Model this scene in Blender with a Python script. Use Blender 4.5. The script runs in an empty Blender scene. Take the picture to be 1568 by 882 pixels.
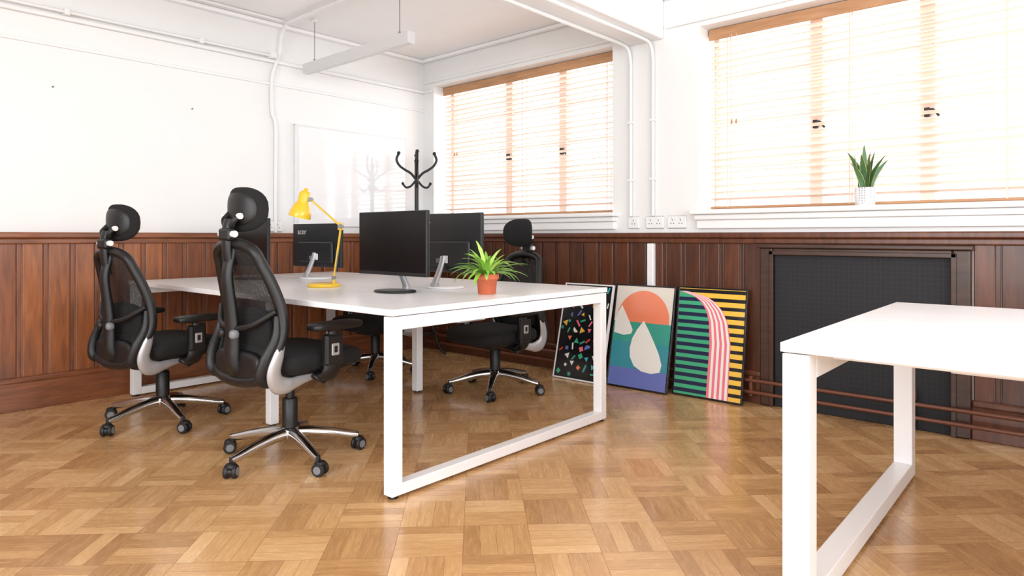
import bpy, bmesh, math, random
from mathutils import Vector, Matrix, Euler
random.seed(7)
pi=math.pi
scene=bpy.context.scene
# ------------------------------------------------------------ materials
def s2l(c):
    return tuple(((x/255)/12.92 if x/255<=.04045 else (((x/255)+.055)/1.055)**2.4) for x in c)+(1,)
def mat(name,rgb,rough=.5,metal=0,noise=0,nscale=20,bump=0,coat=0,spec=.5,stretch=None):
    m=bpy.data.materials.new(name); m.use_nodes=True
    nt=m.node_tree; b=nt.nodes['Principled BSDF']
    col=s2l(rgb)
    b.inputs['Base Color'].default_value=col
    b.inputs['Roughness'].default_value=rough
    b.inputs['Metallic'].default_value=metal
    b.inputs['Coat Weight'].default_value=coat
    b.inputs['Coat Roughness'].default_value=.1
    b.inputs['Specular IOR Level'].default_value=spec
    if noise or bump:
        tc=nt.nodes.new('ShaderNodeTexCoord'); mp=nt.nodes.new('ShaderNodeMapping')
        if stretch: mp.inputs['Scale'].default_value=stretch
        nz=nt.nodes.new('ShaderNodeTexNoise'); nz.inputs['Scale'].default_value=nscale; nz.inputs['Detail'].default_value=5
        nt.links.new(tc.outputs['Object'],mp.inputs[0]); nt.links.new(mp.outputs[0],nz.inputs['Vector'])
        if noise:
            mx=nt.nodes.new('ShaderNodeMix'); mx.data_type='RGBA'
            mx.inputs[6].default_value=tuple(c*(1-noise) for c in col[:3])+(1,)
            mx.inputs[7].default_value=tuple(min(1,c*(1+noise)) for c in col[:3])+(1,)
            nt.links.new(nz.outputs['Fac'],mx.inputs[0]); nt.links.new(mx.outputs[2],b.inputs['Base Color'])
        if bump:
            bp=nt.nodes.new('ShaderNodeBump'); bp.inputs['Strength'].default_value=bump; bp.inputs['Distance'].default_value=.01
            nt.links.new(nz.outputs['Fac'],bp.inputs['Height']); nt.links.new(bp.outputs[0],b.inputs['Normal'])
    return m
WALL=mat('white_paint',(234,234,233),.45,noise=.02,nscale=3,bump=.06)
CEIL=mat('ceiling_paint',(246,246,247),.6,noise=.015,nscale=4)
TRIMW=mat('white_gloss_trim',(240,240,240),.3,noise=.01,nscale=5)
def wood(name,c1,c2,rough,vert=True,coat=.2):
    m=bpy.data.materials.new(name); m.use_nodes=True; nt=m.node_tree; b=nt.nodes['Principled BSDF']
    tc=nt.nodes.new('ShaderNodeTexCoord'); mp=nt.nodes.new('ShaderNodeMapping')
    mp.inputs['Scale'].default_value=(12,12,1.2) if vert else (1.5,1.5,14)
    nz=nt.nodes.new('ShaderNodeTexNoise'); nz.inputs['Scale'].default_value=3; nz.inputs['Detail'].default_value=7; nz.inputs['Distortion'].default_value=.6
    nt.links.new(tc.outputs['Object'],mp.inputs[0]); nt.links.new(mp.outputs[0],nz.inputs['Vector'])
    n2=nt.nodes.new('ShaderNodeTexNoise'); n2.inputs['Scale'].default_value=1.6; n2.inputs['Detail'].default_value=2
    nt.links.new(tc.outputs['Object'],n2.inputs['Vector'])
    ad=nt.nodes.new('ShaderNodeMath'); ad.operation='MULTIPLY_ADD'; ad.inputs[1].default_value=.7
    sc=nt.nodes.new('ShaderNodeMath'); sc.operation='MULTIPLY'; sc.inputs[1].default_value=.35
    nt.links.new(n2.outputs['Fac'],sc.inputs[0]); nt.links.new(nz.outputs['Fac'],ad.inputs[0]); nt.links.new(sc.outputs[0],ad.inputs[2])
    cr=nt.nodes.new('ShaderNodeValToRGB'); cr.color_ramp.elements[0].position=.33; cr.color_ramp.elements[1].position=.72
    cr.color_ramp.elements[0].color=s2l(c1); cr.color_ramp.elements[1].color=s2l(c2)
    nt.links.new(ad.outputs[0],cr.inputs[0]); nt.links.new(cr.outputs[0],b.inputs['Base Color'])
    b.inputs['Roughness'].default_value=rough; b.inputs['Coat Weight'].default_value=coat; b.inputs['Coat Roughness'].default_value=.2
    return m
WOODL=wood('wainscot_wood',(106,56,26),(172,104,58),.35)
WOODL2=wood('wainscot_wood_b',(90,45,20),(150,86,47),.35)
WOODD=wood('rail_wood',(92,49,26),(148,88,52),.35,vert=False)
WOODK=wood('dark_frame_wood',(42,24,16),(72,42,28),.4,vert=False)
WOODR=wood('wainscot_wood_backlit',(68,35,21),(110,62,38),.35)  # darker copy of the wainscot wood; the wall's backlit shade is in the colour
WOODR2=wood('wainscot_wood_backlit_b',(55,28,17),(94,52,32),.35)  # same backlit shade in the colour, for beads and some planks
BLINDW=wood('blind_valance_wood',(168,122,84),(198,152,112),.5,vert=False,coat=0)
SLAT=mat('blind_slat_wood',(232,207,190),.5,noise=.03,nscale=8)
WINF=mat('window_frame_paint',(228,212,202),.4,noise=.02)
DESKW=mat('white_laminate',(244,244,246),.28,noise=.01,nscale=6)
DESKF=mat('white_powdercoat',(242,242,244),.35,noise=.01,nscale=30)
BLK=mat('black_plastic',(16,16,18),.45,noise=.1,nscale=40)
FABRIC=mat('black_fabric',(17,17,19),.9,noise=.25,nscale=300,bump=.3)
SCREEN=mat('screen_glass',(8,8,10),.25,noise=.02,spec=.3)
MBACK=mat('monitor_back_plastic',(34,35,38),.4,noise=.06,nscale=60)
CHROME=mat('polished_aluminium',(200,200,202),.18,metal=1,noise=.03)
SILV=mat('silver_plastic',(182,182,185),.36,metal=.5,noise=.03)
WHT=mat('white_plastic',(235,235,235),.35,noise=.01)
EDGE=mat('whiteboard_edge',(226,227,228),.35,noise=.01)
LBODY=mat('lamp_body_grey',(208,208,208),.4,noise=.01)
YEL=mat('yellow_enamel',(232,190,40),.3,noise=.03,coat=.3)
TERRA=mat('terracotta',(200,104,70),.7,noise=.1,nscale=25)
SOIL=mat('soil',(50,36,26),.95,noise=.4,nscale=60,bump=.6)
FERN=mat('fern_leaf',(130,184,64),.5,noise=.25,nscale=14)
FERN2=mat('fern_leaf_light',(180,216,106),.5,noise=.2,nscale=14)
SNAKE=mat('snake_leaf',(66,106,68),.4,noise=.5,nscale=30,stretch=(1,1,3))
SNAKEY=mat('snake_leaf_edge',(170,180,96),.4,noise=.1)
TIRE=mat('caster_rubber',(22,22,24),.5,noise=.1)
GREY=mat('grey_plastic',(120,122,126),.4,noise=.05)
COPPER=mat('painted_pipe',(104,58,39),.35,noise=.1,nscale=8)
WBOARD=mat('whiteboard_gloss',(236,237,238),.05,noise=.005,coat=.8)
def boardmat():
    m=mat('black_board',(24,25,30),.7,noise=.15,nscale=2.5); nt=m.node_tree; b=nt.nodes['Principled BSDF']
    tc=nt.nodes.new('ShaderNodeTexCoord'); sp=nt.nodes.new('ShaderNodeSeparateXYZ'); nt.links.new(tc.outputs['Object'],sp.inputs[0])
    outs=[]
    for ax in (1,2):
        a=nt.nodes.new('ShaderNodeMath'); a.operation='MULTIPLY'; a.inputs[1].default_value=38; nt.links.new(sp.outputs[ax],a.inputs[0])
        f=nt.nodes.new('ShaderNodeMath'); f.operation='FRACT'; nt.links.new(a.outputs[0],f.inputs[0])
        g=nt.nodes.new('ShaderNodeMath'); g.operation='LESS_THAN'; g.inputs[1].default_value=.14; nt.links.new(f.outputs[0],g.inputs[0]); outs.append(g.outputs[0])
    mxm=nt.nodes.new('ShaderNodeMath'); mxm.operation='MAXIMUM'; nt.links.new(outs[0],mxm.inputs[0]); nt.links.new(outs[1],mxm.inputs[1])
    old=b.inputs['Base Color'].links[0].from_socket
    mx=nt.nodes.new('ShaderNodeMix'); mx.data_type='RGBA'; nt.links.new(mxm.outputs[0],mx.inputs[0]); nt.links.new(old,mx.inputs[6]); mx.inputs[7].default_value=s2l((33,35,42))
    nt.links.new(mx.outputs[2],b.inputs['Base Color']); return m
BBOARD=boardmat()
def meshmat():
    m=bpy.data.materials.new('chair_mesh_fabric'); m.use_nodes=True; nt=m.node_tree; b=nt.nodes['Principled BSDF']
    b.inputs['Base Color'].default_value=s2l((26,26,29)); b.inputs['Roughness'].default_value=.7
    tr=nt.nodes.new('ShaderNodeBsdfTransparent'); mx=nt.nodes.new('ShaderNodeMixShader')
    nz=nt.nodes.new('ShaderNodeTexNoise'); nz.inputs['Scale'].default_value=90
    mr=nt.nodes.new('ShaderNodeMapRange'); mr.inputs[3].default_value=.0; mr.inputs[4].default_value=.24
    tc=nt.nodes.new('ShaderNodeTexCoord'); nt.links.new(tc.outputs['Object'],nz.inputs['Vector'])
    nt.links.new(nz.outputs['Fac'],mr.inputs[0]); nt.links.new(mr.outputs[0],mx.inputs[0])
    nt.links.new(b.outputs[0],mx.inputs[1]); nt.links.new(tr.outputs[0],mx.inputs[2])
    nt.links.new(mx.outputs[0],nt.nodes['Material Output'].inputs[0]); return m
CMESH=meshmat()
def dotpot():
    m=bpy.data.materials.new('dotted_ceramic'); m.use_nodes=True; nt=m.node_tree; b=nt.nodes['Principled BSDF']
    tc=nt.nodes.new('ShaderNodeTexCoord'); v=nt.nodes.new('ShaderNodeTexVoronoi'); v.inputs['Scale'].default_value=75; v.inputs['Randomness'].default_value=.1
    cr=nt.nodes.new('ShaderNodeValToRGB'); cr.color_ramp.interpolation='CONSTANT'
    cr.color_ramp.elements[0].color=s2l((150,152,156)); cr.color_ramp.elements[1].position=.3; cr.color_ramp.elements[1].color=s2l((232,232,230))
    nt.links.new(tc.outputs['Object'],v.inputs['Vector']); nt.links.new(v.outputs['Distance'],cr.inputs[0]); nt.links.new(cr.outputs[0],b.inputs['Base Color'])
    b.inputs['Roughness'].default_value=.4; return m
POTD=dotpot()
def parquet():
    m=bpy.data.materials.new('parquet_floor'); m.use_nodes=True; nt=m.node_tree; b=nt.nodes['Principled BSDF']; L=nt.links.new
    def val(x,inp):
        if isinstance(x,(int,float)): inp.default_value=x
        else: L(x,inp)
    def M(op,a,bb=0,c=None):
        n=nt.nodes.new('ShaderNodeMath'); n.operation=op; val(a,n.inputs[0]); val(bb,n.inputs[1])
        if c is not None: val(c,n.inputs[2])
        return n.outputs[0]
    def mixf(f,a,bb):
        return M('ADD',M('MULTIPLY',a,M('SUBTRACT',1,f)),M('MULTIPLY',bb,f))
    tc=nt.nodes.new('ShaderNodeTexCoord'); mp=nt.nodes.new('ShaderNodeMapping')
    S=1/.222
    mp.inputs['Scale'].default_value=(S,S,1); mp.inputs['Rotation'].default_value=(0,0,math.radians(45)); mp.inputs['Location'].default_value=(40.2,40.4,0)
    L(tc.outputs['Object'],mp.inputs[0]); sp=nt.nodes.new('ShaderNodeSeparateXYZ'); L(mp.outputs[0],sp.inputs[0])
    X,Y=sp.outputs[0],sp.outputs[1]
    ix=M('FLOOR',X);iy=M('FLOOR',Y);fx=M('FRACT',X);fy=M('FRACT',Y)
    par=M('MODULO',M('ADD',ix,iy),2); par=M('ABSOLUTE',par)
    a=mixf(par,fx,fy); l=mixf(par,fy,fx)
    N=4
    aN=M('MULTIPLY',a,N); pk=M('FLOOR',aN); fa=M('FRACT',aN)
    cb=nt.nodes.new('ShaderNodeCombineXYZ'); L(ix,cb.inputs[0]);L(iy,cb.inputs[1]);L(pk,cb.inputs[2])
    wn=nt.nodes.new('ShaderNodeTexWhiteNoise'); L(cb.outputs[0],wn.inputs[0]); r=wn.outputs['Value']
    cb2=nt.nodes.new('ShaderNodeCombineXYZ'); L(ix,cb2.inputs[0]);L(iy,cb2.inputs[1])
    wn2=nt.nodes.new('ShaderNodeTexWhiteNoise'); L(cb2.outputs[0],wn2.inputs[0]); rb=wn2.outputs['Value']
    g=nt.nodes.new('ShaderNodeCombineXYZ'); L(M('MULTIPLY',a,14),g.inputs[0]); L(M('MULTIPLY',l,1.3),g.inputs[1]); L(M('MULTIPLY_ADD',r,40,M('MULTIPLY',ix,3.7)),g.inputs[2])
    nz=nt.nodes.new('ShaderNodeTexNoise'); nz.inputs['Scale'].default_value=1.6; nz.inputs['Detail'].default_value=6; nz.inputs['Distortion'].default_value=.8; L(g.outputs[0],nz.inputs['Vector'])
    big=nt.nodes.new('ShaderNodeTexNoise'); big.inputs['Scale'].default_value=.9; L(tc.outputs['Object'],big.inputs['Vector'])
    f=M('ADD',M('MULTIPLY',r,.32),M('MULTIPLY',nz.outputs['Fac'],.46)); f=M('ADD',f,M('MULTIPLY',rb,.18)); f=M('ADD',f,M('MULTIPLY',big.outputs['Fac'],.22))
    cr=nt.nodes.new('ShaderNodeValToRGB'); e=cr.color_ramp.elements
    e[0].position=.22; e[0].color=s2l((158,112,68)); e[1].position=.98; e[1].color=s2l((233,194,143))
    k=cr.color_ramp.elements.new(.58); k.color=s2l((204,159,108))
    L(f,cr.inputs[0])
    da=M('MINIMUM',fa,M('SUBTRACT',1,fa)); dl=M('MINIMUM',l,M('SUBTRACT',1,l))
    gap=M('MINIMUM',M('DIVIDE',da,.020),M('DIVIDE',dl,.007)); gap=M('MINIMUM',gap,1)
    mx=nt.nodes.new('ShaderNodeMix'); mx.data_type='RGBA'; mx.inputs[6].default_value=s2l((136,92,54)); L(gap,mx.inputs[0]); L(cr.outputs[0],mx.inputs[7])
    L(mx.outputs[2],b.inputs['Base Color'])
    L(M('ADD',.15,M('MULTIPLY',nz.outputs['Fac'],.22)),b.inputs['Roughness'])
    b.inputs['Coat Weight'].default_value=.35; b.inputs['Coat Roughness'].default_value=.13
    bp=nt.nodes.new('ShaderNodeBump'); bp.inputs['Strength'].default_value=.22; bp.inputs['Distance'].default_value=.002
    L(M('ADD',gap,M('MULTIPLY',r,.6)),bp.inputs['Height']); L(bp.outputs[0],b.inputs['Normal'])
    return m
FLOOR=parquet()
# ------------------------------------------------------------ mesh builder
def smooth(pts,n=6,closed=False):
    P=[Vector(p) for p in pts]; out=[]; N=len(P)
    rng=range(N) if closed else range(N-1)
    for i in rng:
        if closed: p0,p1,p2,p3=P[(i-1)%N],P[i],P[(i+1)%N],P[(i+2)%N]
        else: p0,p1,p2,p3=P[max(i-1,0)],P[i],P[i+1],P[min(i+2,N-1)]
        for j in range(n):
            t=j/n
            out.append(.5*((2*p1)+(-p0+p2)*t+(2*p0-5*p1+4*p2-p3)*t*t+(-p0+3*p1-3*p2+p3)*t**3))
    if not closed: out.append(P[-1].copy())
    return out
class MB:
    def __init__(s): s.v=[];s.f=[];s.m=[];s.s=[];s.mats=[]
    def mi(s,m):
        if m not in s.mats: s.mats.append(m)
        return s.mats.index(m)
    def add(s,vs,fs,m,sm=False,M=None):
        o=len(s.v); k=s.mi(m)
        for v in vs:
            v=Vector(v); s.v.append((M@v) if M else v)
        for f in fs: s.f.append([i+o for i in f]); s.m.append(k); s.s.append(sm)
    def box(s,lo,hi,m,bev=0,M=None,seg=2):
        bm=bmesh.new(); bmesh.ops.create_cube(bm,size=1)
        c=[(lo[i]+hi[i])/2 for i in range(3)]; d=[abs(hi[i]-lo[i]) for i in range(3)]
        for v in bm.verts: v.co=Vector((c[0]+v.co.x*d[0],c[1]+v.co.y*d[1],c[2]+v.co.z*d[2]))
        if bev: bmesh.ops.bevel(bm,geom=bm.edges[:]+bm.verts[:],offset=min(bev,min(d)*.49),segments=seg,profile=.5,affect='EDGES')
        bm.verts.index_update()
        s.add([v.co.copy() for v in bm.verts],[[v.index for v in f.verts] for f in bm.faces],m,False,M); bm.free()
    def lathe(s,prof,m,M=None,seg=24,sm=True,capb=True,capt=True):
        vs=[];fs=[]
        for r,z in prof:
            for j in range(seg): t=2*pi*j/seg; vs.append((r*math.cos(t),r*math.sin(t),z))
        for i in range(len(prof)-1):
            for j in range(seg):
                a=i*seg+j;b=i*seg+(j+1)%seg; fs.append([a,b,b+seg,a+seg])
        s.add(vs,fs,m,sm,M)
        if capb and prof[0][0]>1e-5: s.add(vs[:seg],[list(range(seg))[::-1]],m,False,M)
        if capt and prof[-1][0]>1e-5: s.add(vs[-seg:],[list(range(seg))],m,False,M)
    def cyl(s,p0,p1,r,m,r1=None,seg=16,bev=0):
        p0=Vector(p0);p1=Vector(p1);d=p1-p0;L=d.length
        M=Matrix.Translation(p0)@d.to_track_quat('Z','Y').to_matrix().to_4x4()
        r1=r if r1 is None else r1
        if bev: pr=[(r-bev,0),(r,bev),(r1,L-bev),(r1-bev,L)]
        else: pr=[(r,0),(r1,L)]
        s.lathe(pr,m,M,seg)
    def tube(s,pts,r,m,seg=10,closed=False,ref=None,flat=1.0):
        P=[Vector(p) for p in pts];N=len(P)
        R0=r if isinstance(r,(list,tuple)) else [r]*N
        if len(R0)!=N:
            R=[]
            for i in range(N):
                q=i/(N-1)*(len(R0)-1); k=min(int(q),len(R0)-2); R.append(R0[k]*(1-(q-k))+R0[k+1]*(q-k))
        else: R=R0
        T=[]
        for i in range(N):
            a=P[(i-1)%N] if (closed or i>0) else P[0]; b=P[(i+1)%N] if (closed or i<N-1) else P[-1]
            T.append((b-a).normalized())
        if ref is not None: n=Vector(ref)
        else:
            n=Vector((0,0,1)) if abs(T[0].z)<.9 else Vector((1,0,0))
        vs=[]
        for i in range(N):
            if ref is not None: n=Vector(ref)
            n=(n-T[i]*n.dot(T[i])).normalized(); b=T[i].cross(n)
            for j in range(seg):
                t=2*pi*j/seg; vs.append(P[i]+(n*math.cos(t)*flat+b*math.sin(t))*R[i])
        fs=[]
        for i in range(N if closed else N-1):
            for j in range(seg):
                a=i*seg+j;b2=i*seg+(j+1)%seg;c=((i+1)%N)*seg+(j+1)%seg;d=((i+1)%N)*seg+j
                fs.append([a,b2,c,d])
        s.add(vs,fs,m,True)
        if not closed:
            s.add(vs[:seg],[list(range(seg))[::-1]],m); s.add(vs[-seg:],[list(range(seg))],m)
    def sell(s,c,r,m,e1=.5,e2=.5,M=None,nu=24,nv=14,bend=None):
        f=lambda w,e:math.copysign(abs(w)**e,w)
        vs=[];fs=[]
        for i in range(nv+1):
            p=-pi/2+pi*i/nv
            for j in range(nu):
                t=2*pi*j/nu
                x=r[0]*f(math.cos(p),e1)*f(math.cos(t),e2);y=r[1]*f(math.cos(p),e1)*f(math.sin(t),e2);z=r[2]*f(math.sin(p),e1)
                if bend: x,y,z=bend(x,y,z)
                vs.append((c[0]+x,c[1]+y,c[2]+z))
        for i in range(nv):
            for j in range(nu):
                a=i*nu+j;b=i*nu+(j+1)%nu; fs.append([a,b,b+nu,a+nu])
        s.add(vs,fs,m,True,M)
    def ribbon(s,pts,ws,side,m,fold=0):
        vs=[];fs=[]
        for p,w in zip(pts,ws):
            p=Vector(p); sd=Vector(side).normalized()
            vs+= [p-sd*w+Vector((0,0,fold*w)),p,p+sd*w+Vector((0,0,fold*w))]
        for i in range(len(pts)-1):
            a=i*3; fs+=[[a,a+1,a+4,a+3],[a+1,a+2,a+5,a+4]]
        s.add(vs,fs,m,True)
    def mesh(s,name):
        me=bpy.data.meshes.new(name); me.from_pydata([tuple(v) for v in s.v],[],s.f)
        for m in s.mats: me.materials.append(m)
        me.polygons.foreach_set('material_index',s.m); me.polygons.foreach_set('use_smooth',s.s); me.update(); me.validate()
        return me
    def obj(s,name,loc=(0,0,0),rot=(0,0,0)):
        return place(name,s.mesh(name),loc,rot)
def place(name,me,loc=(0,0,0),rot=(0,0,0)):
    o=bpy.data.objects.new(name,me); scene.collection.objects.link(o); o.location=loc; o.rotation_euler=rot; return o
R=math.radians
# ------------------------------------------------------------ room
XW=4.05; YW=4.75; XB=-2.6; YB=-3.0; H=2.62
W1=(2.68,4.60); W2=(-.45,2.01); WZ=(1.17,2.37); T=.30
b=MB(); b.box((XB-.1,YB-.1,-.1),(XW+T,YW+.1,0),FLOOR); b.obj('floor')
b=MB(); b.box((XB-.1,YB-.1,H),(XW+T,YW+.1,H+.1),CEIL); b.obj('ceiling')
b=MB(); b.box((XB-.1,YW,0),(XW+T,YW+.1,H),WALL); b.obj('wall_left')
b=MB()
b.box((XW,YB,0),(XW+T,YW,WZ[0]),WALL); b.box((XW,YB,WZ[1]),(XW+T,YW,H),WALL)
for y0,y1 in ((W1[1],YW),(W2[1],W1[0]),(YB,W2[0])): b.box((XW,y0,WZ[0]),(XW+T,y1,WZ[1]),WALL)
b.obj('wall_right')
b=MB() # wall behind the camera, parallel to the window wall, opening added for fill
b.box((XB-.1,YB,0),(XB,YW,.9),WALL); b.box((XB-.1,YB,2.4),(XB,YW,H),WALL)
b.box((XB-.1,YB,.9),(XB,-2.0,2.4),WALL); b.box((XB-.1,2.6,.9),(XB,YW,2.4),WALL); b.obj('wall_rear')
b=MB()
for y in (-2.0,-.86,.28,1.42,2.56): b.box((XB-.07,y,.9),(XB-.03,y+.04,2.4),WINF,.004)
for z in (.9,1.62,2.36): b.box((XB-.068,-2.0,z),(XB-.032,2.6,z+.04),WINF,.004)
b.obj('fill_window_4')  # unseen window frame, added with its opening to brighten the room
b=MB() # wall opposite the left wall, with a big opening added for fill light
b.box((XB,YB-.1,0),(XW,YB,.9),WALL); b.box((XB,YB-.1,2.4),(XW,YB,H),WALL)
b.box((XB,YB-.1,.9),(-1.8,YB,2.4),WALL); b.box((3.2,YB-.1,.9),(XW,YB,2.4),WALL); b.obj('wall_back')
b=MB()
for x in (-1.8,-.55,.7,1.95,3.16): b.box((x,YB-.07,.9),(x+.04,YB-.03,2.4),WINF,.004)
for z in (.9,1.62,2.36): b.box((-1.8,YB-.068,z),(3.2,YB-.032,z+.04),WINF,.004)
b.obj('fill_window_3')  # frame of an added, unseen window that lets fill reach the left wall
b=MB(); b.box((XB,2.27,2.34),(XW,2.56,H),CEIL,.012); b.obj('ceiling_beam')
# windows
def window(name,ys):
    b=MB(); x0,x1=4.28,4.32; z0,z1=WZ; y0,y1=ys[0],ys[-1]
    f=.035
    b.box((x0,y0,z0),(x1,y1,z0+f),WINF,.004); b.box((x0,y0,z1-f),(x1,y1,z1),WINF,.004)
    for i,y in enumerate(ys):
        ww=.038 if 0<i<len(ys)-1 else .03
        a=max(y0,y-ww); c=min(y1,y+ww); b.box((x0-.008,a,z0),(x1+.008,c,z1),WINF,.004)
    for k in range(1,4):
        z=z0+(z1-z0)*k/4; b.box((x0+.008,y0,z-.011),(x1-.008,y1,z+.011),WINF,.003)
    for y in ys[1:-1]:
        z=z0+.52
        b.box((x0-.035,y-.014,z-.025),(x0-.008,y+.014,z+.025),BLK,.004)
        b.tube(smooth([(x0-.03,y,z),(x0-.045,y-.03,z+.01),(x0-.045,y-.06,z-.03)],4),.007,BLK,8)
    b.obj(name)
window('window_1',[W1[0],3.30,3.88,W1[1]]); window('window_2',[W2[0],.17,.775,1.36,W2[1]])
def blind(y0,y1):
    b=MB(); x=4.2
    b.box((x-.045,y0,WZ[1]-.075),(x-.03,y1,WZ[1]-.003),BLINDW,.004)
    b.box((x-.03,y0,WZ[1]-.05),(x+.025,y1,WZ[1]-.006),BLINDW,.003)
    z=WZ[1]-.095
    M0=Matrix.Rotation(R(10.5),4,'Y')
    while z>WZ[0]+.05:
        b.box((-.025,y0+.004,-.0017),(.025,y1-.004,.0017),SLAT,0,Matrix.Translation((x,0,z))@M0); z-=.0425
    b.box((x-.024,y0+.004,WZ[0]+.02),(x+.024,y1-.004,WZ[0]+.036),BLINDW,.004)
    m=max(3,round((y1-y0)/.62))
    for i in range(m):
        y=y0+.12+(y1-y0-.24)*i/(m-1)
        for dx in (-.027,.027): b.box((x+dx-.0008,y-.003,WZ[0]+.03),(x+dx+.0008,y+.003,WZ[1]-.05),SLAT)
    for dy in (.16,.19):
        b.cyl((x-.05,y1-dy,1.75),(x-.05,y1-dy,WZ[1]-.06),.0012,SLAT,seg=6); b.lathe([(.002,0),(.007,.006),(.004,.03)],BLINDW,Matrix.Translation((x-.05,y1-dy,1.73)),10)
    b.obj('venetian_blind')
blind(W1[0]+.01,W1[1]-.01); blind(W2[0]+.01,W2[1]-.01)
def sill(n,y0,y1):
    b=MB(); b.box((3.97,y0-.06,1.15),(4.27,y1+.04 if y1<4 else y1+.14,1.18),TRIMW,.008)
    b.box((4.0,y0-.04,1.115),(4.06,y1+.02,1.15),TRIMW,.008); b.box((4.02,y0-.03,1.06),(4.06,y1+.01,1.115),TRIMW,.006); b.obj(n)
sill('trim_1',*W1); sill('trim_2',*W2)
b=MB(); b.box((XB,4.70,1.0),(4.05,4.749,1.035),WOODD,.008); b.box((XB,4.715,.965),(4.05,4.749,1.0),WOODD,.008); b.obj('trim_3')
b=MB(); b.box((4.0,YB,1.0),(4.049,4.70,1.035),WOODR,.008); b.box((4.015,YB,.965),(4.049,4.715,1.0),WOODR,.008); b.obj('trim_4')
b=MB(); b.box((XB,4.715,0),(4.05,4.749,.17),WOODD,.004); b.box((XB,4.708,.16),(4.05,4.749,.195),WOODD,.010); b.obj('baseboard_left')
b=MB()
for y0,y1 in ((YB,.54),(1.60,4.715)):
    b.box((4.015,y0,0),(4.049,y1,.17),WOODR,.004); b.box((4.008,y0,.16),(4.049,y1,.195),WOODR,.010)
b.obj('baseboard_right')
def wains(name,a0,a1,mk,ms):
    b=MB(); p=a0
    while p<a1:
        w=random.choice((.105,.105,.112)); q=min(p+w,a1)
        b.box(*mk(p+.002,q-.002,.018),ms[random.random()<.4],.005)
        p=q
        q=min(p+.026,a1)
        if q>p: b.box(*mk(p+.001,q-.001,.011),ms[1],.004)
        p=q
    return b.obj(name)
wains('wainscot_left',XB,4.03,lambda p,q,d:((p,YW-d,.19),(q,YW-.001,.97)),(WOODL,WOODL2))  # wainscot panelling along the left wall
wains('wainscot_right_a',YB,.535,lambda p,q,d:((XW-d,p,.19),(XW-.001,q,.97)),(WOODR,WOODR2))  # wainscot panelling of the window wall, camera side of the fireplace
wains('wainscot_right_b',1.605,4.73,lambda p,q,d:((XW-d,p,.19),(XW-.001,q,.97)),(WOODR,WOODR2))  # wainscot panelling from the fireplace to the far corner
b=MB()
b.box((3.995,1.52,0),(4.048,1.60,.945),WOODK,.01); b.box((3.985,1.515,0),(3.997,1.54,.925),WOODK,.004)
b.box((3.995,.54,0),(4.048,.62,.945),WOODK,.01); b.box((3.985,.60,0),(3.997,.625,.925),WOODK,.004)
b.box((3.995,.62,.905),(4.048,1.52,.945),WOODK,.01); b.box((3.985,.60,.90),(3.997,1.54,.925),WOODK,.004)
b.box((3.98,.53,.94),(4.048,1.61,.964),WOODK,.006)
b.obj('fireplace_surround')
b=MB(); b.box((4.02,.622,.001),(4.047,1.518,.903),BBOARD,.004)
b.box((4.016,1.0,.52),(4.021,1.15,.528),BBOARD,.002)
b.obj('fireplace_cover_board')
b=MB()
for z,x in ((.075,3.965),(.145,3.965)):
    b.tube([(x,YB+.05,z),(x,4.6,z)],.011,COPPER,12)
for y in (-.8,.3,1.64,2.95,3.9,4.5): b.box((3.962,y-.01,.05),(4.006,y+.01,.17),COPPER,.004)
b.cyl((3.965,.79,.0),(3.965,.79,.23),.014,COPPER); b.cyl((3.965,.79,.17),(3.965,.79,.22),.02,COPPER,seg=12)
b.obj('heating_pipe')
b=MB(); b.box((XB,4.715,2.315),(4.05,4.75,2.34),WALL,.006); b.box((XB,4.738,2.15),(4.05,4.75,2.17),WALL,.004); b.obj('trim_5')
b=MB(); b.box((4.03,4.61,2.315),(4.05,4.715,2.34),WALL,.006); b.box((4.035,2.57,2.4),(4.05,4.72,2.425),WALL,.006)
b.box((4.035,YB,2.4),(4.05,2.26,2.425),WALL,.006); b.obj('trim_6')
b=MB(); b.box((XB,4.70,H-.03),(4.05,4.75,H),CEIL,.01); b.box((4.0,YB,H-.03),(4.05,2.26,H),CEIL,.01);b.box((4.0,2.57,H-.03),(4.05,4.7,H),CEIL,.01); b.obj('trim_7')
b=MB(); x=2.585
b.tube(smooth([(x,4.735,1.04),(x,4.735,1.5),(x-.0,4.735,1.85),(x-.03,4.735,1.95),(x-.03,4.735,2.2),(x+.0,4.72,2.33),(x+.01,4.69,2.42),(x+.02,4.69,2.52),(x+.02,4.62,2.585),(x+.02,4.5,2.6),(x+.02,3.5,2.6),(x+.02,2.58,2.6)],6),.013,WALL,10)
b.tube([(XB,4.70,2.36),(x-.04,4.70,2.36)],.010,WALL,8)
b.tube([(XB,4.6,2.607),(x-.02,4.6,2.607)],.010,WALL,8)
b.box((x-.07,4.67,2.34),(x-.02,4.75,2.385),WALL,.006)
b.box((2.0,4.68,2.34),(2.03,4.75,2.38),WALL,.006); b.box((1.2,4.68,2.34),(1.23,4.75,2.38),WALL,.006)
b.obj('wall_conduit')
b=MB()
for y in (2.52,2.345):
    b.tube(smooth([(4.035,y,1.15),(4.035,y,1.6),(4.035,y,2.1),(4.033,y,2.22),(4.0,y,2.30),(3.9,y,2.325),(3.5,y,2.325),(2.4,y,2.325),(1.0,y,2.325)],6),.012,WALL,10)
for y in (2.52,2.345):
    for z in (1.4,1.8): b.box((4.02,y-.02,z-.008),(4.05,y+.02,z+.008),WALL,.003)
b.obj('wall_conduit')
for sx,sz in ((1.155,1.907),(1.973,1.89)):
    b=MB(); b.cyl((0,0,0),(0,-.012,0),.005,GREY,seg=10,bev=.001); b.obj('wall_screw',(sx,YW-.0005,sz))
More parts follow.
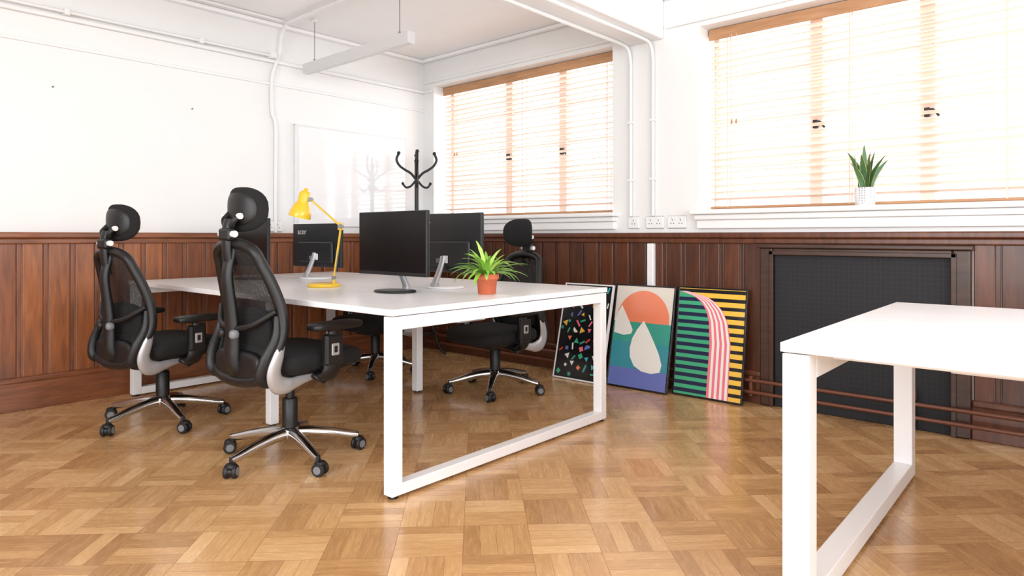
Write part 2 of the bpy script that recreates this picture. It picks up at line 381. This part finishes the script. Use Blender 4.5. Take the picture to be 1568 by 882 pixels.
b=MB(); b.box((3.995,2.32,.0),(4.03,2.37,.963),WHT,.006); b.box((3.992,2.315,.0),(4.03,2.375,.03),WHT,.004); b.obj('cable_trunking')
def socket(loc,rz,w,gang):
    b=MB(); b.box((-w/2,-.014,-.04),(w/2,0,.04),WHT,.006)
    n=gang
    for g in range(n):
        cx=(g-(n-1)/2)*.06
        for dx,dz in ((0,.014),(-.010,-.008),(.010,-.008)): b.box((cx+dx-.003,-.0155,dz-.004),(cx+dx+.003,-.013,dz+.004),GREY)
        b.box((cx-.006,-.018,.022),(cx+.006,-.013,.034),WHT,.002)
    b.box((-w/2+.004,-.004,-.042),(w/2-.004,0,.042),GREY)
    b.obj('power_socket',loc,(0,0,rz))
socket((4.05,2.50,1.105),R(-90),.088,1); socket((4.05,2.335,1.105),R(-90),.14,2); socket((4.05,2.17,1.105),R(-90),.14,2)
socket((2.575,4.75,1.085),0,.14,2)
b=MB(); b.box((2.76,4.732,1.1),(3.84,4.747,1.87),WBOARD,.002)
for a in (((2.742,4.722,1.085),(2.765,4.749,1.885)),((3.83,4.729,1.085),(3.845,4.749,1.88)),((2.742,4.7295,1.868),(3.845,4.749,1.881)),((2.742,4.7295,1.088),(3.845,4.749,1.103))): b.box(*a,EDGE,.004)
b.obj('whiteboard')
b=MB(); b.box((-.03,-.62,0),(.03,.62,.07),LBODY,.004); b.box((-.026,-.615,-.004),(.026,.615,.002),mat('lamp_diffuser',(226,226,224),.4,noise=.01),.001)
for y in (-.5,.5):
    b.cyl((0,y,.07),(0,y,H-2.235),.0025,GREY,seg=8); b.cyl((0,y,.07),(0,y,.09),.008,GREY,seg=10); b.cyl((0,y,H-2.235-.02),(0,y,H-2.235),.02,WHT)
b.obj('pendant_lamp',(2.73,3.93,2.235))
# ------------------------------------------------------------ desks
def desk(name,W,L,leg,loc,rz,sgn):
    b=MB(); TH=.73; tt=.025; g=.003
    Y=lambda a:a*sgn
    def bx(x0,x1,y0,y1,z0,z1,m,bv=.003):
        ya,yb=sorted((Y(y0),Y(y1))); b.box((x0,ya,z0),(x1,yb,z1),m,bv)
    for i in (0,1):
        for j in (0,1):
            bx(i*W/2+(g if i else 0),(i+1)*W/2-(0 if i else g),j*L/2+(.001 if j else 0),(j+1)*L/2-(0 if j else .001),TH-tt,TH,DESKW,.002)
    for y0 in (0.004,L-leg-.004):
        y1=y0+leg
        bx(.004,.004+leg,y0,y1,.012,TH-tt-.004,DESKF); bx(W-leg-.004,W-.004,y0,y1,.012,TH-tt-.004,DESKF)
        bx(.004+leg,W-leg-.004,y0,y1,.012,.012+leg*.85,DESKF); bx(.004+leg,W-leg-.004,y0,y1,TH-tt-.004-leg,TH-tt-.004,DESKF)
        for x in (.004+leg/2,W-leg/2-.004): b.cyl((x,Y((y0+y1)/2),0),(x,Y((y0+y1)/2),.014),leg*.38,BLK)
        for x in (.2,W/2,W-.2): b.cyl((x,Y((y0+y1)/2),TH-tt-.006),(x,Y((y0+y1)/2),TH-tt+.001),.012,DESKF)
    for x in (.22,W/2-.16,W/2+.12,W-.26):
        bx(x,x+.04,leg,L-leg,TH-tt-.042,TH-tt-.002,DESKF)
    ym=L/2
    for x in (.22,W-.26):
        bx(x,x+.05,ym-.025,ym+.025,.012,TH-tt-.03,DESKF); b.cyl((x+.025,Y(ym),0),(x+.025,Y(ym),.014),.018,BLK)
    bx(.22,W-.21,ym-.02,ym+.02,TH-tt-.05,TH-tt-.01,DESKF)
    bx(W/2-.09,W/2+.09,.3,L-.3,TH-.14,TH-.13,DESKF)
    for yy in (.3,L-.31): bx(W/2-.09,W/2+.09,yy,yy+.01,TH-.14,TH-tt,DESKF)
    b.obj(name,loc,(0,0,R(rz)))
desk('office_desk',1.50,2.60,.052,(1.595,2.05,0),1.2,1)
desk('office_desk',1.43,2.60,.068,(1.80,.665,0),1.5,-1)
# ------------------------------------------------------------ office chair
def chair_mesh(dz=0):
    b=MB()
    for k in range(5):
        a=R(42+72*k); ca,sa=math.cos(a),math.sin(a)
        pts=smooth([(ca*r,sa*r,z) for r,z in ((.02,.115),(.09,.112),(.18,.098),(.26,.080),(.305,.072))],4)
        b.tube(pts,[.028,.024,.020,.015],CHROME,10,ref=(-sa,ca,0),flat=1.0)
        cx,cy=ca*.30,sa*.30
        b.cyl((cx,cy,.045),(cx,cy,.085),.011,BLK)
        t=R(42+72*k+35); d=Vector((-math.sin(t),math.cos(t),0)); c=Vector((cx,cy,.029))+Vector((math.cos(t),math.sin(t),0))*.012
        for sg in (-1,1):
            p0=c+d*sg*.008;p1=c+d*sg*.026
            b.cyl(p0,p1,.029,TIRE,seg=20,bev=.004); b.cyl(p1,p1+d*sg*.002,.017,GREY,seg=16)
        b.cyl(c-d*.01,c+d*.01,.022,BLK); b.sell((c.x,c.y,.05),(.024,.024,.016),BLK,.8,.8,nu=12,nv=8)
    b.lathe([(.032,.085),(.045,.09),(.047,.12),(.04,.14),(.03,.145)],CHROME)
    b.lathe([(.034,.14),(.034,.27),(.030,.275)],BLK); b.lathe([(.020,.27),(.020,.40)],BLK)
    b.box((-.14,-.09,.375),(.12,.09,.42),BLK,.015); b.box((-.11,-.20,.387),(-.04,.20,.41),SILV,.008)
    b.tube([(.05,.08,.40),(.06,.22,.395),(.07,.27,.39)],.007,BLK,8); b.sell((.07,.28,.39),(.02,.03,.01),BLK)
    def bend(x,y,z): return x,y,z-(max(0,x-.12)**2)*.9+ .10*(y*y)
    b.sell((.015,0,.465),(.25,.25,.052),FABRIC,.55,.4,nu=40,nv=16,bend=bend)
    b.sell((.01,0,.432),(.22,.215,.025),BLK,.4,.35,nu=32,nv=8)
    prof=[(.42,-.290,.165),(.50,-.262,.210),(.60,-.222,.222),(.70,-.222,.214),(.80,-.248,.194),(.89,-.280,.164),(.955,-.305,.130)]
    right=[(x,-w,z) for z,x,w in prof]; left=[(x,w,z) for z,x,w in prof]
    loop=right+[(-.315,0,.98)]+left[::-1]+[(-.300,0,.395)]
    b.tube(smooth(loop,6,True),.024,BLK,10,closed=True)
    def prof_at(z):
        for i in range(len(prof)-1):
            if prof[i][0]<=z<=prof[i+1][0]:
                t=(z-prof[i][0])/(prof[i+1][0]-prof[i][0]); return prof[i][1]*(1-t)+prof[i+1][1]*t, prof[i][2]*(1-t)+prof[i+1][2]*t
        return prof[-1][1],prof[-1][2]
    vs=[];fs=[];nr=22;nc=14
    for i in range(nr+1):
        z=.42+(.955-.42)*i/nr; x,w=prof_at(z)
        for j in range(nc+1):
            t=-1+2*j/nc; vs.append((x-.025*(1-t*t),w*t,z+(.02*(1-t*t) if i==nr else (-.02*(1-t*t) if i==0 else 0))))
    for i in range(nr):
        for j in range(nc): a=i*(nc+1)+j; fs.append([a,a+1,a+nc+2,a+nc+1])
    b.add(vs,fs,CMESH,True)
    b.sell((-.243,0,.60),(.024,.18,.11),FABRIC,.6,.6,nu=24,nv=10)
    b.sell((-.290,0,.46),(.022,.175,.07),BLK,.6,.6,nu=24,nv=10)
    b.tube(smooth([(-.315,0,.955),(-.340,0,.85),(-.325,0,.70),(-.315,0,.58),(-.31,0,.46),(-.24,0,.395),(-.12,0,.39)],6),[.02,.02,.024,.028,.030,.028,.024],BLK,10,ref=(0,1,0),flat=1.6)
    for s in (-1,1):
        b.tube(smooth([(-.32,s*.02,.62),(-.30,s*.12,.64),(-.245,s*.215,.70)],5),.013,BLK,8)
        b.sell((-.335,s*.045,.60),(.02,.018,.02),GREY if s<0 else BLK,.8,.8,nu=14,nv=8)
        # satin side bracket: runs along the seat side, turns up in front of the back shell
        b.tube(smooth([(.02,s*.19,.407),(-.07,s*.202,.397),(-.15,s*.212,.386),(-.232,s*.214,.393),(-.262,s*.222,.445),(-.246,s*.232,.52),(-.222,s*.232,.59)],6),[.013,.021,.029,.040,.033,.025,.010],SILV,12,ref=(0,1,0),flat=.42)
        b.tube(smooth([(-.24,s*.195,.40),(-.298,s*.190,.425),(-.288,s*.208,.50),(-.250,s*.222,.59),(-.244,s*.216,.68)],6),[.022,.030,.030,.024,.012],BLK,10,ref=(0,1,0),flat=.7)
        b.tube(smooth([(.00,s*.15,.405),(.00,s*.25,.40),(.01,s*.285,.43),(.02,s*.29,.50),(.03,s*.29,.60)],5),[.030,.036,.042,.042,.036],BLK,10,ref=(0,1,0),flat=.45)
        b.box((-.03,s*.29-.020,.455),(.062,s*.29+.020,.59),BLK,.012)
        b.box((-.004,s*.29-.022,.497),(.039,s*.29+.022,.552),SILV,.006)
        b.box((.008,s*.29-.0235,.51),(.028,s*.29+.0235,.54),BLK,.004)
        b.sell((.035,s*.285,.625),(.13,.048,.019),BLK,.5,.45,nu=32,nv=10)
    b.tube(smooth([(-.325,0,.86),(-.340,0,.95),(-.34,0,1.04),(-.33,0,1.08)],4),.018,BLK,8,ref=(0,1,0),flat=1.6)
    b.box((-.362,-.04,.99),(-.318,.04,1.045),BLK,.012)
    for s in (-1,1):
        b.tube(smooth([(-.335,s*.02,1.05),(-.33,s*.045,1.08),(-.30,s*.05,1.11)],4),.012,BLK,8)
        b.cyl((-.338,s*.040,1.02),(-.338,s*.058,1.02),.014,WHT)
        b.cyl((-.318,s*.05,1.095),(-.318,s*.066,1.095),.013,WHT)
    def hb(x,y,z): return x+2.0*y*y-.9*z*z+.02,y,z
    b.sell((-.292,0,1.125),(.034,.136,.096),FABRIC,.75,.9,nu=36,nv=14,bend=hb)
    b.sell((-.309,0,1.125),(.026,.110,.074),BLK,.75,.9,nu=36,nv=14,bend=hb)
    for v in b.v:
        if v.z>.33:
            v.z+=dz
            v.x+=.038*max(0,min(1,(-.12-v.x)/.08))
    return b.mesh('office_chair')
c0=chair_mesh(0); c1=chair_mesh(-.045); c2=chair_mesh(-.09)
for me,x,y,rz in ((c0,1.605,2.81,4),(c1,1.455,3.88,9),(c2,3.20,3.03,175),(c2,3.05,4.12,184)):
    place('office_chair',me,(x,y,0),(0,0,R(rz)))
# ------------------------------------------------------------ monitors
def monitor(loc,rz,W=.54,Hh=.32,z0=.085,light=True):
    b=MB(); z1=z0+Hh
    b.box((-.014,-W/2,z0),(.006,W/2,z1),BLK,.004)
    b.box((.0055,-W/2+.006,z0+.018),(.0072,W/2-.006,z1-.006),SCREEN,.0005)
    b.box((-.017,-W/2+.002,z0+.002),(-.013,W/2-.002,z1-.002),MBACK,.003)
    b.box((-.034,-W*.36,z0+.03),(-.015,W*.36,z0+.17),MBACK,.010)
    b.box((-.036,-.04,z0+.05),(-.033,.0,z0+.09),WHT); b.box((-.036,.02,z0+.05),(-.033,.05,z0+.075),GREY)
    st=WHT if light else BLK
    b.tube(smooth([(-.095,0,.020),(-.082,0,.045),(-.045,0,.12),(-.03,0,.17)],5),[.015,.014,.013,.013],SILV,10,ref=(0,1,0),flat=1.4)
    b.box((-.108,-.02,.006),(-.078,.02,.03),SILV,.004)
    b.lathe([(.105,0),(.112,.004),(.108,.009),(.09,.011),(.001,.011)],st,Matrix.Translation((-.02,0,0))@Matrix.Diagonal((.85,1.1,1,1)),36)
    o=b.obj('computer_monitor',loc,(0,0,R(rz)))
    c=bpy.data.curves.new('maker_label','FONT'); c.body='acer'; c.size=.055; c.align_x='CENTER'; c.extrude=.0004
    c.materials.append(LBODY)
    t=bpy.data.objects.new('maker_label',c); scene.collection.objects.link(t); t.parent=o
    t.matrix_local=Matrix.Translation((-.0178,W*.30,z1-.07))@Matrix(((0,0,-1,0),(-1,0,0,0),(0,1,0,0),(0,0,0,1)))
    return o
TZ=.7305
monitor((2.10,2.70,TZ),180,light=False)
monitor((2.50,2.73,TZ),2)
monitor((2.48,3.98,TZ),6,W=.50,Hh=.29,z0=.075)
monitor((2.11,4.22,TZ),182,W=.50,Hh=.31,light=False)
# ------------------------------------------------------------ desk lamp
b=MB()
b.lathe([(.086,0),(.09,.004),(.09,.014),(.084,.019),(.001,.021)],YEL,seg=36)
b.cyl((.055,0,.018),(.055,0,.05),.009,YEL)
E=(.095,0,.335)
for dy in (-.008,.008):
    b.cyl((.055,dy,.045),(E[0],dy,E[2]),.0042,YEL,seg=8)
    b.cyl((E[0],dy,E[2]),(-.075,dy,.485),.0042,YEL,seg=8)
b.cyl((.055,-.014,.05),(.055,.014,.05),.010,GREY); b.cyl((E[0],-.016,E[2]),(E[0],.016,E[2]),.013,GREY)
b.box((E[0]-.018,-.006,E[2]-.02),(E[0]+.012,.006,E[2]+.02),YEL,.004)
b.cyl((.062,0,.08),(.080,0,.20),.005,GREY,seg=10)
b.cyl((-.075,-.015,.485),(-.075,.015,.485),.012,GREY)
b.cyl((.08,0,.345),(.0,0,.42),.004,GREY,seg=8)
ax=Vector((-.137,0,.385)); top=Vector((-.098,0,.545)); M=Matrix.Translation(ax)@(top-ax).to_track_quat('Z','Y').to_matrix().to_4x4()
b.lathe([(.060,0),(.061,.004),(.057,.035),(.046,.065),(.033,.085),(.031,.09),(.031,.135),(.026,.147),(.012,.152),(.010,.165),(.001,.168)],YEL,M,32,capb=False)
b.lathe([(.058,.002),(.054,.035),(.043,.063),(.030,.083),(.001,.088)],WHT,M,32,capb=False)
b.sell((0,0,.045),(.024,.024,.03),WHT,1,1,M=M,nu=16,nv=10)
b.cyl((-.075,0,.485),(-.105,0,.49),.006,YEL)
b.obj('desk_lamp',(2.08,3.28,TZ),(0,0,R(-48)))
# ------------------------------------------------------------ fern
b=MB()
b.lathe([(.040,0),(.043,.002),(.050,.070),(.056,.071),(.058,.075),(.058,.096),(.055,.098),(.051,.096),(.050,.086),(.001,.086)],TERRA,seg=32)
b.lathe([(.049,.086),(.03,.091),(.001,.093)],SOIL,seg=20,capb=False)
for i in range(60):
    a=random.uniform(0,2*pi); L=random.uniform(.12,.21); up=random.uniform(.4,1.4)
    d=Vector((math.cos(a),math.sin(a),0)); n=9; pts=[];ws=[]
    p=d*.012+Vector((0,0,.088)); ang=up
    droop=random.uniform(.08,.20)
    for k in range(n+1):
        pts.append(p.copy()); t=k/n; ws.append(.0115*(math.sin(pi*min(1,t*.85+.12))**.8)*(1 if k<n else .05)*random.uniform(.8,1.15))
        p=p+(d*math.cos(ang)+Vector((0,0,math.sin(ang))))*L/n; ang-=droop
    b.ribbon(pts,ws,Vector((-d.y,d.x,0)),random.choice((FERN,FERN,FERN2)),fold=.35)
b.obj('potted_fern',(2.35,2.28,TZ))
# ------------------------------------------------------------ snake plant
b=MB()
b.lathe([(.044,0),(.050,.004),(.054,.05),(.054,.098),(.051,.10),(.048,.098),(.047,.085),(.001,.085)],POTD,seg=32)
b.lathe([(.047,.085),(.001,.092)],SOIL,seg=20,capb=False)
for i in range(13):
    a=i*2.4+.4; r0=.012+.018*(i%3)/2; d=Vector((math.cos(a),math.sin(a),0)); L=random.uniform(.14,.235) if i else .26
    lean=random.uniform(.10,.55) if i else .05; tw=random.uniform(0,pi); n=8; pts=[];ws=[]
    if i<4: tw=-.9
    for k in range(n+1):
        t=k/n; pts.append(d*(r0+lean*L*t*t*1.1)+Vector((0,0,.085+L*t*(1-.1*lean))))
        ws.append(.021*(.55+.9*t*(1-t)*1.6)*(1-t**5)+.0004)
    sd=Vector((math.cos(tw),math.sin(tw),0))
    nrm=Vector((-sd.y,sd.x,0))*.0008
    b.ribbon([p-nrm for p in pts],[w*.76 for w in ws],sd,SNAKE)
    b.ribbon(pts,ws,sd,SNAKEY); b.ribbon([p+nrm for p in pts],[w*.76 for w in ws],sd,SNAKE)
b.obj('potted_snake_plant',(4.075,1.04,1.1805))
# ------------------------------------------------------------ coat stand
b=MB(); HT=1.74
b.tube([(0,0,.12),(0,0,HT-.1)],.018,BLK,14)
b.lathe([(.019,HT-.1),(.022,HT-.09),(.013,HT-.07),(.011,HT-.03),(.015,HT-.02),(.001,HT-.003)],BLK,seg=14)
for k in range(4):
    a=R(-38+90*k); c,s_=math.cos(a),math.sin(a)
    P=lambda pts:smooth([(c*r,s_*r,z) for r,z in pts],6)
    b.tube(P([(.012,1.50),(.05,1.545),(.10,1.575),(.145,1.61),(.168,1.66),(.150,1.71)]),.0105,BLK,10); b.sell((c*.150,s_*.150,1.714),(.016,.016,.016),BLK,1,1,nu=12,nv=8)
    b.tube(P([(.012,1.48),(.05,1.435),(.09,1.425),(.115,1.455)]),.009,BLK,10); b.sell((c*.116,s_*.116,1.457),(.013,.013,.013),BLK,1,1,nu=12,nv=8)
    b.tube(P([(.014,.42),(.06,.36),(.13,.24),(.17,.12),(.21,.04),(.25,.012)]),.012,BLK,10)
b.tube([(.150*math.cos(2*pi*i/40),.150*math.sin(2*pi*i/40),.19) for i in range(40)],.008,BLK,8,closed=True)
b.lathe([(.016,.40),(.024,.41),(.024,.45),(.016,.46)],BLK)
b.obj('coat_stand',(3.70,4.42,0))
# ------------------------------------------------------------ posters
def cm_(n,c): return mat('print_'+n,c,.25,noise=.02,nscale=10,coat=.5)
CREAM=cm_('cream',(222,216,206));ORG=cm_('orange',(234,134,100));TEAL=cm_('teal',(62,156,140));TEAL2=cm_('blue_teal',(60,144,158));PURP=cm_('violet',(104,116,184))
PW=cm_('white',(236,234,228));PB=cm_('black',(20,20,24));PY=cm_('yellow',(238,192,74));PG=cm_('green',(66,170,126));PN=cm_('navy',(30,40,72));PP=cm_('pink',(238,120,138))
CY=cm_('cyan',(60,180,190));RED=cm_('red',(224,72,60))
def poster(W,Hh,base,frame,loc,lean,draw):
    b=MB(); f=.010
    b.box((0,0,0),(W,.018,Hh),frame,.001)
    for a in (((0,-.004,0),(f,.0,Hh)),((W-f,-.004,0),(W,0,Hh)),((f,-.004,0),(W-f,0,f)),((f,-.004,Hh-f),(W-f,0,Hh))): b.box(*a,frame,.0008)
    w=W-2*f;h=Hh-2*f
    def poly(pts,m,layer=1):
        y=-.0003-.0003*layer
        b.add([(f+max(0,min(1,s))*w,y,f+max(0,min(1,t))*h) for s,t in pts],[list(range(len(pts)))],m)
    poly([(0,0),(1,0),(1,1),(0,1)],base,0)
    draw(poly,w,h)
    b.obj('framed_poster',loc,(R(-lean),0,R(-90)))
def d1(poly,w,h):
    cols=[PW,ORG,TEAL,PY,PP,CY,RED,PW,PG,PURP]
    rr=random.Random(5); cells=[(i,j) for i in range(7) for j in range(11)]
    for (i,j) in cells:
        cx=(i+.5+rr.uniform(-.3,.3))/7; cy=(j+.5+rr.uniform(-.3,.3))/11; a=rr.uniform(0,pi); k=rr.choice('trrrthq'); sz=rr.uniform(.016,.028)
        if k=='t': P=[(sz*math.cos(q),sz*math.sin(q)) for q in (0,2.1,4.2)]
        elif k=='r': P=[(-sz,-.25*sz),(sz,-.25*sz),(sz,.3*sz),(-sz,.3*sz)]
        elif k=='q': P=[(-.6*sz,-.6*sz),(.6*sz,-.6*sz),(.6*sz,.6*sz),(-.6*sz,.6*sz)]
        else: P=[(sz*math.cos(pi*q/10),sz*math.sin(pi*q/10)) for q in range(11)]
        pts=[(cx+(x*math.cos(a)-y*math.sin(a))/w,cy+(x*math.sin(a)+y*math.cos(a))/h) for x,y in P]
        if all(.01<s<.99 and .01<t<.99 for s,t in pts): poly(pts,rr.choice(cols),1)
def d2(poly,w,h):
    poly([(0,.44),(1,.44),(1,.64),(0,.64)],TEAL,1); poly([(0,.18),(1,.18),(1,.44),(0,.44)],TEAL2,1); poly([(0,0),(1,0),(1,.18),(0,.18)],PURP,1)
    r=.46; k=w/h
    poly([(.5+r*math.cos(pi*i/30),.66+r*k*math.sin(pi*i/30)) for i in range(31)]+[(.04,.64),(.96,.64)],ORG,2)
    poly([(.02,.52),(.02,.64),(.06,.73),(.12,.80),(.20,.72),(.28,.64),(.35,.56),(.33,.52),(.2,.50)],PW,3)
    poly([(.43,.21),(.35,.29),(.33,.38),(.36,.48),(.43,.57),(.53,.66),(.63,.57),(.74,.46),(.84,.35),(.90,.25),(.88,.18),(.74,.155),(.57,.165)],PW,3)
def itp(tb,t):
    for i in range(len(tb)-1):
        if tb[i][0]<=t<=tb[i+1][0]:
            u=(t-tb[i][0])/(tb[i+1][0]-tb[i][0]); return tb[i][1]*(1-u)+tb[i+1][1]*u
    return tb[-1][1]
def d3(poly,w,h):
    n=13
    for i in range(n):
        t0=(i+.5)/n; poly([(.0,t0),(1,t0),(1,t0+.42/n),(.0,t0+.42/n)],PB,1)
    fi=[(0,.50),(.5,.51),(.7,.48),(.8,.43),(.88,.34),(.93,.22),(.97,.0),(1.0,0)]
    go=[(0,.82),(.5,.82),(.7,.76),(.8,.68),(.88,.56),(.93,.42),(.97,.12),(1.0,0)]
    K=60
    def strip(fa,fb,m,l,t0=0,t1=1):
        for i in range(K):
            a=t0+(t1-t0)*i/K;c=t0+(t1-t0)*(i+1)/K
            poly([(fa(a),a),(fb(a),a),(fb(c),c),(fa(c),c)],m,l)
    strip(lambda t:0,lambda t:itp(fi,t),PG,2,0,.97); strip(lambda t:itp(fi,t),lambda t:itp(go,t),PP,2,0,.97)
    for q in range(4):
        u0=(q+.5)/4.2;u1=u0+.12
        strip(lambda t:itp(fi,t)+(itp(go,t)-itp(fi,t))*u0,lambda t:itp(fi,t)+(itp(go,t)-itp(fi,t))*u1,PW,3,0,.97)
    for i in range(n+2):
        t0=(i+.3)/(n+1); t1=t0+.5/(n+1)
        if t1<.97: poly([(0,t0),(itp(fi,t0),t0),(itp(fi,t1),t1),(0,t1)],PN,3)
poster(.42,.685,PB,WHT,(3.79,3.02,.004),13.5,d1)
poster(.455,.69,CREAM,PB,(3.83,2.585,.004),11,d2)
poster(.46,.69,PY,PB,(3.89,2.122,.004),7.5,d3)
# ------------------------------------------------------------ light
w=bpy.data.worlds.new('sky'); scene.world=w; w.use_nodes=True
bg=w.node_tree.nodes['Background']; bg.inputs[0].default_value=(.94,.97,1,1); bg.inputs[1].default_value=2.0
def area(name,loc,rot,sx,sy,p,col=(1,1,1)):
    l=bpy.data.lights.new(name,'AREA'); l.shape='RECTANGLE'; l.size=sx; l.size_y=sy; l.energy=p; l.color=col
    o=bpy.data.objects.new(name,l); scene.collection.objects.link(o); o.location=loc; o.rotation_euler=rot
area('daylight_window_1',(4.75,3.64,1.85),(0,R(90),0),1.6,2.3,47,(.94,.97,1))
area('daylight_window_2',(4.75,.75,1.85),(0,R(90),0),1.6,2.9,61,(.94,.97,1))
area('fill_light_3',(.7,-3.4,1.75),(R(90),0,0),5.2,1.7,222,(.92,.96,1))  # added fill light outside the made-up window facing the left wall
area('fill_light_4',(-3.0,.3,1.75),(0,R(-90),0),1.7,4.8,215,(.92,.96,1))  # added fill light outside the made-up rear window
scene.view_settings.view_transform='Standard'
# ------------------------------------------------------------ camera
c=bpy.data.cameras.new('camera'); c.sensor_width=36; c.lens=1030/1568*36; c.shift_y=-79/1568; c.clip_start=.05
o=bpy.data.objects.new('camera',c); scene.collection.objects.link(o); o.location=(0,0,1.01); o.rotation_euler=(R(90),0,R(-48)); scene.camera=o
